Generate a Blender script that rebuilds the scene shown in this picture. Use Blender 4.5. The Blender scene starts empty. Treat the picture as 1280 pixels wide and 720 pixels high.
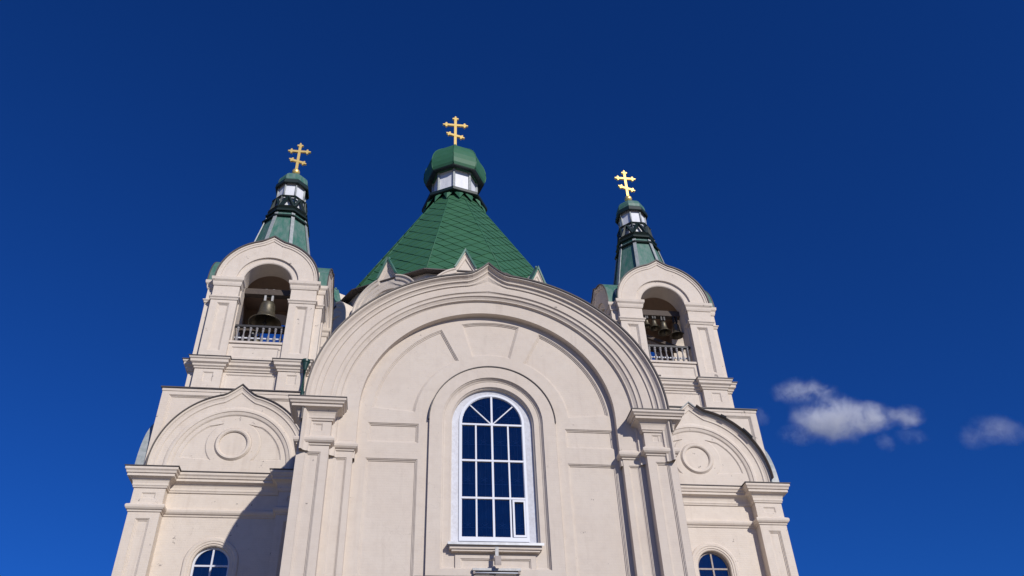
import bpy, bmesh, math, random
from math import sin, cos, pi, radians, sqrt
from mathutils import Vector, Matrix
from mathutils.geometry import tessellate_polygon
random.seed(7)
S = bpy.context.scene
COL = S.collection

# ------------------------------------------------------------------ camera
FPX, PITCH, YAW, ROLL, CX, CD = 1045.684, 0.65881, 0.162432, -0.043572, -3.05815, 24.0
cam_d = bpy.data.cameras.new('camera'); cam = bpy.data.objects.new('camera', cam_d); COL.objects.link(cam)
fw = Vector((sin(YAW)*cos(PITCH), cos(YAW)*cos(PITCH), sin(PITCH)))
rt = Vector((cos(YAW), -sin(YAW), 0)); up = rt.cross(fw)
r2 = rt*cos(ROLL)+up*sin(ROLL); u2 = up*cos(ROLL)-rt*sin(ROLL)
M3 = Matrix((r2, u2, -fw)).transposed()
cam.matrix_world = Matrix.Translation((CX, -CD, 0)) @ M3.to_4x4()
cam_d.sensor_width = 36; cam_d.lens = FPX/1280*36
cam_d.clip_start = .1; cam_d.clip_end = 20000
S.camera = cam

# ------------------------------------------------------------------ sky + sun
SUN_AZ, SUN_EL = radians(25.2), radians(26.7)      # azimuth measured from -Y towards +X
W = bpy.data.worlds.new('World'); S.world = W; W.use_nodes = True
nt = W.node_tree; nt.nodes.clear()
sky = nt.nodes.new('ShaderNodeTexSky'); sky.sky_type = 'NISHITA'; sky.sun_disc = False
sky.sun_elevation = SUN_EL; sky.sun_rotation = pi-SUN_AZ
sky.altitude = 300; sky.air_density = 1.0; sky.dust_density = 0.0; sky.ozone_density = 4.0
mul = nt.nodes.new('ShaderNodeMix'); mul.data_type = 'RGBA'; mul.blend_type = 'MULTIPLY'
mul.inputs[0].default_value = 1.0; mul.inputs[7].default_value = (.105, .46, 1.22, 1)
bg = nt.nodes.new('ShaderNodeBackground'); bg.inputs[1].default_value = 0.071
wo = nt.nodes.new('ShaderNodeOutputWorld')
nt.links.new(sky.outputs[0], mul.inputs[6]); nt.links.new(mul.outputs[2], bg.inputs[0]); nt.links.new(bg.outputs[0], wo.inputs[0])
sl = bpy.data.lights.new('sun', 'SUN'); sun = bpy.data.objects.new('sun', sl); COL.objects.link(sun)
sl.energy = 4.0; sl.angle = radians(.53); sl.color = (1, .955, .89)
sd = Vector((sin(SUN_AZ)*cos(SUN_EL), -cos(SUN_AZ)*cos(SUN_EL), sin(SUN_EL)))
sun.rotation_euler = sd.to_track_quat('Z', 'Y').to_euler(); sun.location = sd*120
S.view_settings.view_transform = 'Standard'; S.view_settings.look = 'None'
S.view_settings.exposure = 0.0; S.view_settings.gamma = 1
S.render.engine = 'CYCLES'
S.cycles.volume_bounces = 3
S.render.resolution_x, S.render.resolution_y = 1024, 576

# ------------------------------------------------------------------ materials
def mat(name):
    m = bpy.data.materials.new(name); m.use_nodes = True
    return m, m.node_tree, m.node_tree.nodes['Principled BSDF']
def nd(t, typ, **kw):
    n = t.nodes.new(typ)
    for k, v in kw.items():
        if isinstance(k, str) and k.startswith('i_'): n.inputs[int(k[2:])].default_value = v
        else: setattr(n, k, v)
    return n
def ramp(t, a, b, ca=(0,0,0,1), cb=(1,1,1,1)):
    r = t.nodes.new('ShaderNodeValToRGB'); r.color_ramp.elements[0].position = a; r.color_ramp.elements[1].position = b
    r.color_ramp.elements[0].color = ca; r.color_ramp.elements[1].color = cb; return r
def noise(t, scale, detail=5, rough=.6, vec=None):
    n = t.nodes.new('ShaderNodeTexNoise'); n.inputs['Scale'].default_value = scale
    n.inputs['Detail'].default_value = detail; n.inputs['Roughness'].default_value = rough
    if vec: t.links.new(vec, n.inputs['Vector'])
    return n
def mixc(t, fac, a, b):
    m = t.nodes.new('ShaderNodeMix'); m.data_type = 'RGBA'
    for i, v in ((0, fac), (6, a), (7, b)):
        if hasattr(v, 'links'): t.links.new(v, m.inputs[i])
        elif isinstance(v, (int, float)): m.inputs[i].default_value = v
        else: m.inputs[i].default_value = (*v, 1)
    return m.outputs[2]
def pos(t, sx=1, sy=1, sz=1):
    g = t.nodes.new('ShaderNodeNewGeometry'); m = t.nodes.new('ShaderNodeMapping')
    m.inputs['Scale'].default_value = (sx, sy, sz); t.links.new(g.outputs['Position'], m.inputs['Vector']); return m.outputs[0]

def plaster(name, base, dirty, chips=.0, brick=.0, bev=.014):
    m, t, b = mat(name)
    b.inputs['Roughness'].default_value = .88; b.inputs['Specular IOR Level'].default_value = .25
    p = pos(t)
    big = noise(t, .55, 4, .6, p); rb = ramp(t, .35, .7); t.links.new(big.outputs[0], rb.inputs[0])
    c = mixc(t, rb.outputs[0], base, tuple(x*y for x, y in zip(base, (.955, .94, .93))))
    med = noise(t, 3.5, 6, .65, p); rm = ramp(t, .45, .72); t.links.new(med.outputs[0], rm.inputs[0])
    f = nd(t, 'ShaderNodeMath', operation='MULTIPLY', i_1=.22); t.links.new(rm.outputs[0], f.inputs[0])
    c = mixc(t, f.outputs[0], c, dirty)
    # vertical run-off streaks
    st = noise(t, 1.0, 4, .6, pos(t, 4.5, 4.5, .35)); rs = ramp(t, .56, .78); t.links.new(st.outputs[0], rs.inputs[0])
    f2 = nd(t, 'ShaderNodeMath', operation='MULTIPLY', i_1=.28); t.links.new(rs.outputs[0], f2.inputs[0])
    c = mixc(t, f2.outputs[0], c, dirty)
    # hairline cracks and small chips
    vo = nd(t, 'ShaderNodeTexVoronoi', feature='DISTANCE_TO_EDGE'); vo.inputs['Scale'].default_value = .8
    wv = noise(t, 2.2, 4, .6, p); wm = nd(t, 'ShaderNodeVectorMath', operation='MULTIPLY_ADD')
    t.links.new(wv.outputs[1], wm.inputs[0]); wm.inputs[1].default_value = (.9, .9, .9); t.links.new(p, wm.inputs[2])
    t.links.new(wm.outputs[0], vo.inputs['Vector'])
    rc = ramp(t, .0, .005, (1,1,1,1), (0,0,0,1)); t.links.new(vo.outputs[0], rc.inputs[0])
    gate = noise(t, .45, 2, .5, p); rg = ramp(t, .52, .62); t.links.new(gate.outputs[0], rg.inputs[0])
    fc = nd(t, 'ShaderNodeMath', operation='MULTIPLY'); t.links.new(rc.outputs[0], fc.inputs[0]); t.links.new(rg.outputs[0], fc.inputs[1])
    fc2 = nd(t, 'ShaderNodeMath', operation='MULTIPLY', i_1=.3); t.links.new(fc.outputs[0], fc2.inputs[0])
    c = mixc(t, fc2.outputs[0], c, (.2, .16, .14))
    if chips:
        ch = noise(t, 2.6, 8, .75, p); r4 = ramp(t, .70-chips*.1, .715-chips*.1); t.links.new(ch.outputs[0], r4.inputs[0])
        c = mixc(t, r4.outputs[0], c, (.22, .19, .17))
    t.links.new(c, b.inputs['Base Color'])
    fine = noise(t, 26, 4, .7, p); bm1 = nd(t, 'ShaderNodeBump'); bm1.inputs['Strength'].default_value = .16; bm1.inputs['Distance'].default_value = .02
    t.links.new(fine.outputs[0], bm1.inputs['Height'])
    wav = noise(t, 2.0, 3, .5, p); bm2 = nd(t, 'ShaderNodeBump'); bm2.inputs['Strength'].default_value = .35; bm2.inputs['Distance'].default_value = .03
    t.links.new(wav.outputs[0], bm2.inputs['Height']); t.links.new(bm1.outputs[0], bm2.inputs['Normal'])
    last = bm2
    if brick:
        # faint courses of painted brickwork under the wash (x+y along the wall, z up)
        g = t.nodes.new('ShaderNodeNewGeometry'); sp = nd(t, 'ShaderNodeSeparateXYZ'); t.links.new(g.outputs['Position'], sp.inputs[0])
        ad = nd(t, 'ShaderNodeMath', operation='ADD'); t.links.new(sp.outputs[0], ad.inputs[0]); t.links.new(sp.outputs[1], ad.inputs[1])
        cb = nd(t, 'ShaderNodeCombineXYZ'); t.links.new(ad.outputs[0], cb.inputs[0]); t.links.new(sp.outputs[2], cb.inputs[1])
        bk = nd(t, 'ShaderNodeTexBrick'); bk.inputs['Scale'].default_value = 1.0
        bk.inputs['Brick Width'].default_value = .27; bk.inputs['Row Height'].default_value = .085; bk.inputs['Mortar Size'].default_value = .008
        bk.inputs['Mortar Smooth'].default_value = 1.0
        t.links.new(cb.outputs[0], bk.inputs['Vector'])
        b3 = nd(t, 'ShaderNodeBump'); b3.invert = True; b3.inputs['Strength'].default_value = brick; b3.inputs['Distance'].default_value = .006
        t.links.new(bk.outputs['Fac'], b3.inputs['Height']); t.links.new(last.outputs[0], b3.inputs['Normal']); last = b3
    if bev:
        bv = nd(t, 'ShaderNodeBevel'); bv.samples = 4; bv.inputs['Radius'].default_value = bev
        t.links.new(bv.outputs[0], bm1.inputs['Normal'])
    t.links.new(last.outputs[0], b.inputs['Normal'])
    return m

M = {}
M['plaster'] = plaster('main_plaster', (.595, .524, .452), (.42, .35, .295), chips=.3, brick=.35)
M['plaster_t'] = plaster('tower_plaster', (.665, .588, .505), (.45, .37, .30), chips=.55, brick=.5)
M['plaster_d'] = plaster('drum_plaster', (.50, .46, .43), (.2, .18, .18), chips=.35)
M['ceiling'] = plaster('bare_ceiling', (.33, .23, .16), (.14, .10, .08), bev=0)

def simple(name, col, rough=.5, metal=0., var=.25, vs=6., dark=None, bump=.0, spec=.5, streak=False):
    m, t, b = mat(name)
    n = noise(t, vs, 6, .65, pos(t, 1, 1, .3) if streak else pos(t))
    r = ramp(t, .38, .68); t.links.new(n.outputs[0], r.inputs[0])
    f = nd(t, 'ShaderNodeMath', operation='MULTIPLY', i_1=var); t.links.new(r.outputs[0], f.inputs[0])
    c = mixc(t, f.outputs[0], col, dark or tuple(x*.4 for x in col))
    t.links.new(c, b.inputs['Base Color'])
    b.inputs['Roughness'].default_value = rough; b.inputs['Metallic'].default_value = metal
    b.inputs['Specular IOR Level'].default_value = spec
    if bump:
        bm = nd(t, 'ShaderNodeBump'); bm.inputs['Strength'].default_value = bump; bm.inputs['Distance'].default_value = .02
        t.links.new(n.outputs[0], bm.inputs['Height']); t.links.new(bm.outputs[0], b.inputs['Normal'])
    return m
M['shingle'] = simple('green_shingle_paint', (.042, .135, .066), .5, 0, .5, 1.3, (.026, .085, .048), .12, .35)
M['dome'] = simple('green_dome_paint', (.034, .125, .062), .55, 0, .5, 3, (.05, .15, .10), .15, .3)
M['sheet'] = simple('weathered_green_sheet', (.035, .145, .105), .55, 0, .85, 5, (.15, .21, .19), .3, streak=True)
M['darkgreen'] = simple('dark_green_trim', (.005, .018, .015), .5, 0, .5, 6, (.014, .024, .024), .1)
M['rib'] = simple('grey_rib_metal', (.36, .38, .38), .5, .0, .6, 6, (.16, .2, .19), .1)
M['flash'] = simple('rusty_dark_flashing', (.085, .07, .065), .6, 0, .6, 4, (.035, .03, .03), .2)
M['white'] = simple('white_painted_sheet', (.72, .73, .76), .55, 0, .5, 4, (.48, .5, .54), .1, streak=True)
M['winframe'] = simple('white_window_paint', (.60, .62, .68), .45, 0, .3, 5, (.6, .62, .68), .05)
M['reveal'] = simple('whitewashed_reveal', (.60, .61, .66), .75, 0, .5, 9, (.40, .38, .39), .25)
M['oldframe'] = simple('greyed_window_wood', (.36, .31, .28), .7, 0, .6, 8, (.2, .17, .15), .2)
M['gold'] = simple('gilded_metal', (1.0, .72, .24), .36, .62, .3, 8, (.85, .5, .14), .1)
M['bronze'] = simple('old_bell_bronze', (.19, .165, .12), .42, .75, .8, 9, (.10, .10, .075), .3)
M['iron'] = simple('dark_iron', (.05, .048, .05), .6, .5, .4, 12, None, .1)
M['wood'] = simple('old_grey_timber', (.09, .07, .058), .85, 0, .8, 10, (.06, .045, .04), .5)
M['baluster'] = simple('chipped_baluster_paint', (.30, .29, .29), .7, 0, .8, 14, (.12, .11, .12), .4)
M['pipe'] = simple('dark_green_pipe_paint', (.012, .05, .042), .4, 0, .4, 10, None, .1)
M['silver'] = simple('galvanised_sill', (.45, .46, .48), .5, .3, .5, 8, (.25, .25, .27), .1)
M['lampgrey'] = simple('grey_lamp_housing', (.42, .42, .42), .5, .1, .5, 12, (.22, .2, .18), .1)
M['curtain'] = simple('grey_net_curtain', (.17, .17, .175), .9, 0, .9, 2.2, (.05, .05, .06), 0, streak=True)
M['grille'] = simple('pale_grille_rod', (.40, .40, .42), .6, 0, .4, 10)
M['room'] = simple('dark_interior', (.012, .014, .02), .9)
M['ground'] = simple('forecourt_paving', (.27, .235, .185), .9, 0, .6, .8, (.19, .18, .15), .3)
M['door'] = simple('brown_door_wood', (.12, .065, .035), .6, 0, .5, 6, None, .3)
def glassmat():
    m, t, b = mat('window_glass'); t.nodes.remove(b)
    g = nd(t, 'ShaderNodeBsdfGlossy'); g.inputs['Roughness'].default_value = .03; g.inputs['Color'].default_value = (.85, .9, 1, 1)
    tr = nd(t, 'ShaderNodeBsdfTransparent'); tr.inputs[0].default_value = (.75, .8, .85, 1)
    n = noise(t, 1.2, 2, .5, pos(t)); bm = nd(t, 'ShaderNodeBump'); bm.inputs['Strength'].default_value = .5; bm.inputs['Distance'].default_value = .06
    t.links.new(n.outputs[0], bm.inputs['Height']); t.links.new(bm.outputs[0], g.inputs['Normal'])
    fr = nd(t, 'ShaderNodeFresnel'); fr.inputs[0].default_value = 2.2
    mx = nd(t, 'ShaderNodeMixShader'); t.links.new(fr.outputs[0], mx.inputs[0]); t.links.new(tr.outputs[0], mx.inputs[1]); t.links.new(g.outputs[0], mx.inputs[2])
    t.links.new(mx.outputs[0], t.nodes['Material Output'].inputs[0]); return m
M['glass'] = glassmat()

# ------------------------------------------------------------------ mesh helpers
class Fr:
    """a wall frame: u to the right along the wall, z up, d outward"""
    def __init__(s, ox, oy, ang=0):     # ang 0: faces -Y; 90: faces +X
        a = radians(ang); s.o = Vector((ox, oy, 0)); s.U = Vector((cos(a), sin(a), 0)); s.N = Vector((sin(a), -cos(a), 0))
    def __call__(s, u, z, d): return s.o+s.U*u+s.N*d+Vector((0, 0, z))
    def plan(s): return lambda a, b, h: s(a, h, b)      # sweep along (u,d), profile height = z
    def elev(s): return lambda a, b, h: s(a, b, h)      # sweep along (u,z), profile height = d
XY = lambda a, b, h: Vector((a, b, h))

def mitre(path, closed, side=1):
    n = len(path); out = []
    for i in range(n):
        def nrm(a, b):
            d = (b[0]-a[0], b[1]-a[1]); l = math.hypot(*d) or 1; return (-d[1]/l*side, d[0]/l*side)
        if closed: n1 = nrm(path[i-1], path[i]); n2 = nrm(path[i], path[(i+1) % n])
        else:
            n1 = nrm(path[i-1], path[i]) if i else nrm(path[0], path[1])
            n2 = nrm(path[i], path[i+1]) if i < n-1 else n1
        k = 1+n1[0]*n2[0]+n1[1]*n2[1]; k = max(k, .35)
        out.append(((n1[0]+n2[0])/k, (n1[1]+n2[1])/k))
    return out
def offset(path, o, closed=True, side=1):
    m = mitre(path, closed, side); return [(p[0]+q[0]*o, p[1]+q[1]*o) for p, q in zip(path, m)]
def area(p): return sum(p[i-1][0]*p[i][1]-p[i][0]*p[i-1][1] for i in range(len(p)))/2

class MB:
    def __init__(s): s.v = []; s.f = []; s.sm = []
    def add(s, vs, fs, smooth=False):
        b = len(s.v); s.v += [tuple(x) for x in vs]; s.f += [tuple(i+b for i in f) for f in fs]; s.sm += [smooth]*len(fs); return s
    def box(s, F, u0, u1, z0, z1, d0, d1):
        vs = [F(u, z, d) for d in (d0, d1) for z in (z0, z1) for u in (u0, u1)]
        return s.add(vs, [(0,2,3,1),(4,5,7,6),(0,1,5,4),(2,6,7,3),(0,4,6,2),(1,3,7,5)])
    def sweep(s, path, prof, fmap, closed=False, side=1, closedprof=False, smooth=False):
        m = mitre(path, closed, side); n = len(path); k = len(prof)
        vs = [fmap(p[0]+q[0]*o, p[1]+q[1]*o, h) for p, q in zip(path, m) for o, h in prof]
        fs = []
        for i in range(n if closed else n-1):
            j = (i+1) % n
            for a in range(k if closedprof else k-1):
                c = (a+1) % k; fs.append((i*k+a, i*k+c, j*k+c, j*k+a))
        if not closed:
            fs.append(tuple(range(k))); fs.append(tuple((n-1)*k+a for a in reversed(range(k))))
        return s.add(vs, fs, smooth)
    def loft(s, rows, smooth=False, closed=False):
        k = len(rows[0]); vs = [p for r in rows for p in r]; fs = []
        for i in range(len(rows)-1):
            for a in range(k if closed else k-1):
                c = (a+1) % k; fs.append((i*k+a, i*k+c, (i+1)*k+c, (i+1)*k+a))
        return s.add(vs, fs, smooth)
    def wall(s, F, outer, holes, d):
        """flat wall at depth d with recesses. hole = (pts, [(inset, depth), ...], floor?)"""
        if area(outer) < 0: outer = outer[::-1]
        polys = [outer]; hs = []
        for pts, steps, floor in holes:
            if area(pts) < 0: pts = pts[::-1]
            hs.append((pts, steps, floor)); polys.append(pts)
        flat = [p for q in polys for p in q]
        tris = tessellate_polygon([[Vector((p[0], p[1], 0)) for p in q] for q in polys])
        s.add([F(p[0], p[1], d) for p in flat], [tuple(t) for t in tris])
        for pts, steps, floor in hs:
            rows = [[F(*p, d) for p in pts]]
            cur = pts
            for ins, dep in steps:
                cur = offset(pts, ins, True, 1); rows.append([F(p[0], p[1], d-dep) for p in cur])
            s.loft(rows, closed=True)
            if floor:
                tr = tessellate_polygon([[Vector((p[0], p[1], 0)) for p in cur]])
                s.add([F(p[0], p[1], d-steps[-1][1]) for p in cur], [tuple(t) for t in tr])
        return s
    def prism(s, F, pts, d0, d1):
        if area(pts) < 0: pts = pts[::-1]
        n = len(pts); vs = [F(*p, d1) for p in pts]+[F(*p, d0) for p in pts]
        tr = [tuple(t) for t in tessellate_polygon([[Vector((p[0], p[1], 0)) for p in pts]])]
        fs = tr+[tuple(i+n for i in reversed(t)) for t in tr]+[(i, i+n, (i+1) % n+n, (i+1) % n) for i in range(n)]
        return s.add(vs, fs)
    def lathe(s, cx, cy, prof, n=8, ph=None, smooth=False, cap=True):
        ph = pi/n if ph is None else ph
        rows = [[Vector((cx+r*cos(ph+2*pi*i/n), cy+r*sin(ph+2*pi*i/n), z)) for i in range(n)] for r, z in prof]
        s.loft(rows, smooth, True)
        if cap:
            b = len(s.v)-len(rows)*n
            s.f += [tuple(b+i for i in range(n)), tuple(b+(len(rows)-1)*n+i for i in reversed(range(n)))]; s.sm += [False]*2
        return s
    def tube(s, pts, r, n=8, smooth=True):
        rows = []
        for i, p in enumerate(pts):
            p = Vector(p); a = Vector(pts[max(0, i-1)]); b = Vector(pts[min(len(pts)-1, i+1)]); d = (b-a).normalized()
            x = d.cross(Vector((0, 0, 1))); x = x.normalized() if x.length > .01 else Vector((1, 0, 0)); y = d.cross(x)
            rr = r[i] if isinstance(r, (list, tuple)) else r
            rows.append([p+(x*cos(2*pi*k/n)+y*sin(2*pi*k/n))*rr for k in range(n)])
        s.loft(rows, smooth, True); b = len(s.v)-len(rows)*n
        s.f += [tuple(b+i for i in range(n)), tuple(b+(len(rows)-1)*n+i for i in reversed(range(n)))]; s.sm += [False]*2
        return s
    def build(s, name, m, parent=None, recalc=True):
        me = bpy.data.meshes.new(name); me.from_pydata(s.v, [], s.f)
        me.polygons.foreach_set('use_smooth', s.sm); me.validate(); 
        if recalc:
            bm = bmesh.new(); bm.from_mesh(me); bmesh.ops.recalc_face_normals(bm, faces=bm.faces); bm.to_mesh(me); bm.free()
        me.materials.append(M[m]); o = bpy.data.objects.new(name, me); COL.objects.link(o)
        if parent:
            o.parent = parent; o.matrix_parent_inverse = parent.matrix_world.inverted()
        return o
def face_front(o):
    bm = bmesh.new(); bm.from_mesh(o.data); bm.normal_update()
    for f in bm.faces:
        if f.normal.y > 0: f.normal_flip()
    bm.to_mesh(o.data); bm.free(); return o
def empty(name, loc, label=None, cat=None, group=None, parent=None):
    o = bpy.data.objects.new(name, None); COL.objects.link(o); o.location = loc; o.empty_display_size = .3
    o.matrix_world = Matrix.Translation(loc)
    if parent: o.parent = parent; o.matrix_parent_inverse = parent.matrix_world.inverted()
    return tag(o, label, cat, group)
def tag(o, label=None, cat=None, group=None, kind=None):
    for k, v in (('label', label), ('category', cat), ('group', group), ('kind', kind)):
        if v: o[k] = v
    return o

def rect(u0, u1, z0, z1): return [(u0, z0), (u1, z0), (u1, z1), (u0, z1)]
def archpts(c, r, z0, zb=None, n=28, b=None):
    """open path, left spring -> right spring, with feet to zb"""
    b = b or r; p = [(c-r*cos(pi*i/n), z0+b*sin(pi*i/n)) for i in range(n+1)]
    if zb is not None: p = [(c-r, zb)]+p+[(c+r, zb)]
    return p
def keel(c, a, b, z0, amp, w, n=48, pw=1.8, lo=0.):
    """ogee arch: ellipse with a raised cusp"""
    out = []
    for i in range(n+1):
        th = pi*i/n; x = -a*cos(th); z = z0+b*sin(th)
        z += amp*max(0, 1-abs(x)/w)**pw
        out.append((c+x, z))
    return out
PAN = [(.0, .018), (.03, .022), (.04, .05), (.07, .055), (.08, .08)]     # recessed panel edge
PANS = [(.0, .01), (.02, .015), (.03, .03), (.05, .035)]

# ------------------------------------------------------------------ ground
g = MB(); g.add([(-3000, -3000, -1.6), (3000, -3000, -1.6), (3000, 3000, -1.6), (-3000, 3000, -1.6)], [(0, 1, 2, 3)])
tag(g.build('ground', 'ground'), 'pale grey paved forecourt around the church', 'ground', kind='structure')

# ================================================================== CHURCH
church = empty('church', (0, 0, -1.6), 'large cream plastered church with green tent roof and two open belfries', 'church')
F0 = Fr(0, 0)
XO = .12            # the window bay sits a touch right of the gable's axis
Z0 = 13.8           # springing of the great arch

# --- front wall field with panels
def field():
    mb = MB()
    outer = [(-4.6, -1.6), (4.6, -1.6), (4.6, Z0)]+archpts(0, 4.6, Z0, n=40, b=4.4)[::-1][1:-1]+[(-4.6, Z0)]
    H = []
    for s_ in (-1, 1):
        a, b = sorted((XO+s_*2.45+(-.0), XO+s_*4.08))
        H.append((rect(a, b, 3.2, 12.15), PAN, True)); H.append((rect(a, b, 12.72, 13.42), PAN, True))
    cz = 13.62
    def arcpanel(t0, t1):
        n = 16; t0, t1 = radians(t0), radians(t1)
        o = [(XO+4.02*cos(t0+(t1-t0)*i/n), cz+4.02*sin(t0+(t1-t0)*i/n)) for i in range(n+1)]
        i_ = [(XO+2.6*cos(t1+(t0-t1)*i/n), cz+2.6*sin(t1+(t0-t1)*i/n)) for i in range(n+1)]
        return o+i_
    H.append((arcpanel(5, 64), PAN, True)); H.append((arcpanel(75, 105), PAN, True)); H.append((arcpanel(116, 175), PAN, True))
    # big opening behind the window surround
    H.append((archpts(XO, 1.9, 13.57, 8.6), [(0, .5)], False))
    mb.wall(F0, outer, H, -.62)
    return mb.build('facade_wall', 'plaster', church)
field()
# --- archivolt: stations from the outer drip edge inward (t, depth, tip)
def archivolt():
    st = [(0, -.45, 1), (0, .22, 1), (.035, .22, 1), (.05, .18, 1), (.07, .12, 1), (.11, .07, .98), (.15, .07, .95), (.16, .02, .9), (.20, -.02, .85), (.245, -.02, .8),
          (.255, -.07, .5), (.30, -.07, .3), (.44, -.085, .1), (.455, -.13, .05), (.48, -.145, 0), (.53, -.145, 0), (.545, -.19, 0), (.60, -.24, 0), (.625, -.24, 0), (.635, -.30, 0), (.66, -.34, 0), (1.0, -.37, 0), (1.0, -.66, 0)]
    n = 96; rows = []
    for t, d, tip in st:
        a = 5.97+(4.3-5.97)*t; b = 5.42+(4.08-5.42)*t
        pts = keel(0, a, b, Z0, .5*tip, .75, n, 1.6)
        zb = [(-a, 12.3), (-a, 13.0)]
        pts = [(-a, 12.0)]+pts+[(a, 12.0)]
        rows.append([F0(p[0], p[1], d) for p in pts])
    mb = MB(); mb.loft(rows); o = mb.build('archivolt', 'plaster', church)
    return o
archivolt()
def keel_path(a, b, tip, off=0): 
    return [(-a-off, 13.0)]+keel(0, a+off, b+off, Z0, tip, .75, 96, 1.6)+[(a+off, 13.0)]
mb = MB()   # metal barrel roof behind the gable, its thin dark eave showing along the arch
p = keel_path(5.97, 5.42, .5)
mb.sweep(p, [(0, .26), (.045, .27), (.05, -12.5), (0, -12.5)], F0.elev(), closedprof=True)
mb.build('barrel_roof', 'flash', church)
# body of the front block and nave
for s_ in (-1, 1):
    mb = MB(); mb.box(F0, *sorted((s_*6.0, s_*4.5)), -1.6, 12.9, -12.5, -.40); mb.build('side_wall', 'plaster', church)
mb = MB(); mb.box(F0, -6, 6, 12.9, 13.5, -12.5, -5.9); mb.box(F0, -9.2, 9.2, -1.6, 17, -30, -12.5); mb.build('nave_wall', 'plaster', church)

# --- great pilasters with panels
def face_panel(mb, F, u0, u1, z0, z1, d, back, panels, steps=PAN):
    """pilaster shaft: front face with recesses plus two side faces"""
    mb.wall(F, rect(u0, u1, z0, z1), [(rect(*p), steps if p[3]-p[2] > 1 else PANS, True) for p in panels], d)
    for u in (u0, u1): mb.add([F(u, z0, d), F(u, z1, d), F(u, z1, back), F(u, z0, back)], [(0, 1, 2, 3)])
    mb.add([F(u0, z1, d), F(u1, z1, d), F(u1, z1, back), F(u0, z1, back)], [(0, 1, 2, 3)])
    mb.add([F(u0, z0, d), F(u1, z0, d), F(u1, z0, back), F(u0, z0, back)], [(0, 1, 2, 3)])
CAPP = [(0, 13.06), (.04, 13.06), (.05, 13.11), (.08, 13.13), (.08, 13.20), (.10, 13.29), (.15, 13.37), (.24, 13.42), (.30, 13.43), (.30, 13.52), (.345, 13.53), (.36, 13.58), (.41, 13.62), (.41, 13.70), (0, 13.74)]
MOUL = [(0, 12.22), (.035, 12.22), (.04, 12.27), (.09, 12.29), (.13, 12.34), (.14, 12.41), (.12, 12.46), (.06, 12.49), (.05, 12.52), (0, 12.56)]
for s_ in (-1, 1):
    lab = 'left' if s_ < 0 else 'right'
    mb = MB(); a, b = sorted((s_*6.05, s_*5.08))
    face_panel(mb, F0, a, b, -1.6, 13.5, 0, -5.9, [(a+.27, b-.24, 3.0, 12.0), (a+.27, b-.27, 12.72, 12.97)])
    pil = mb.build('great_pilaster', 'plaster', church)
    mb = MB(); path = [(a, -5.6), (a, 0), (b, 0), (b, -.6)] if s_ < 0 else [(a, -.6), (a, 0), (b, 0), (b, -5.6)]
    path = [(a, -.9 if s_ < 0 else -.6), (a, 0), (b, 0), (b, -.6 if s_ < 0 else -.9)]
    mb.sweep(path, CAPP, F0.plan()); mb.build('capital', 'plaster', pil)
    mb = MB(); mb.sweep(path, [(.395, 13.705), (.43, 13.705), (.43, 13.735), (-.05, 13.80), (-.05, 13.75)], F0.plan(), closedprof=True)
    mb.add([F0(a-.3*(1 if 1 else 0), 13.765, .3), F0(b+.3, 13.765, .3), F0(b+.3, 13.79, -.5), F0(a-.3, 13.79, -.5)], [(0, 1, 2, 3)])
    mb.build('capital_flashing', 'flash', pil)
    # inner pilaster
    mb = MB(); a2, b2 = sorted((s_*5.08, s_*4.36))
    face_panel(mb, F0, a2, b2, -1.6, 12.6, -.34, -.7, [(a2+.18, b2-.18, 3.0, 12.0)])
    pil2 = mb.build('inner_pilaster', 'plaster', church)
    mb = MB()
    path = ([(a, -5.5), (a, 0), (b, 0), (b, -.34), (b2, -.34), (b2, -.62)] if s_ < 0 else [(a2, -.62), (a2, -.34), (a, -.34), (a, 0), (b, 0), (b, -5.5)])
    mb.sweep(path, MOUL, F0.plan()); mb.build('impost_moulding', 'plaster', pil2)
# side cornice of the front block (towards the towers)
for s_ in (-1, 1):
    mb = MB(); FS = Fr(s_*6.0, 0, 90*s_)
    u0, u1 = (1.0, 5.6) if s_ > 0 else (-5.6, -1.0)
    mb.sweep([(u0, 0), (u1, 0)], [(o*.5, z) for o, z in CAPP], FS.plan())
    mb.build('side_cornice', 'plaster', church)

# --- window surround
FW = Fr(0, 0); FW.o.z = .15
def surround():
    D = -.50
    outer = archpts(XO, 2.1, 13.42, 8.25)
    hole = archpts(XO, 1.68, 13.42, 8.45)
    mb = MB()
    mb.wall(FW, outer, [(hole, [(0, .03), (.03, .05), (.06, .10), (.10, .12), (.10, .15)], False)], D)
    # outer edge returns
    o2 = outer[::-1] if area(outer) < 0 else outer
    mb.loft([[FW(*p, D) for p in o2], [FW(*p, -.66) for p in o2]], closed=True)
    # inner order
    inner = archpts(XO, 1.40, 13.40, 9.2)
    mb.wall(FW, archpts(XO, 1.69, 13.42, 8.3), [(inner, [(0, .02), (.02, .05), (.05, .08), (.05, .22)], False)], D-.13)
    s0 = mb.build('window_surround', 'plaster', church)
    mb = MB()   # hood flashing on the extrados
    p = archpts(XO, 2.1, 13.42, n=40)
    mb.sweep(p, [(0.002, D+.03), (.03, D+.035), (.035, -.6), (.002, -.6)], FW.elev(), closedprof=True)
    mb.build('hood_flashing', 'flash', s0)
    mb = MB(); mb.box(FW, XO-2.35, XO+2.35, 7.7, 8.14, -.66, -.36); mb.box(FW, XO-2.42, XO+2.42, 8.142, 8.17, -.66, -.30)
    mb.build('string_course', 'flash', s0)
    mb = MB(); r_ = rect(XO-1.22, XO+1.22, 8.40, 8.90)
    mb.wall(FW, r_, [(rect(XO-1.06, XO+1.06, 8.50, 8.80), PAN, True)], -.575)
    mb.loft([[FW(*p, -.575) for p in r_], [FW(*p, -.70) for p in r_]], closed=True); mb.build('sill_panel', 'plaster', s0)
    return s0
surround()
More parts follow.
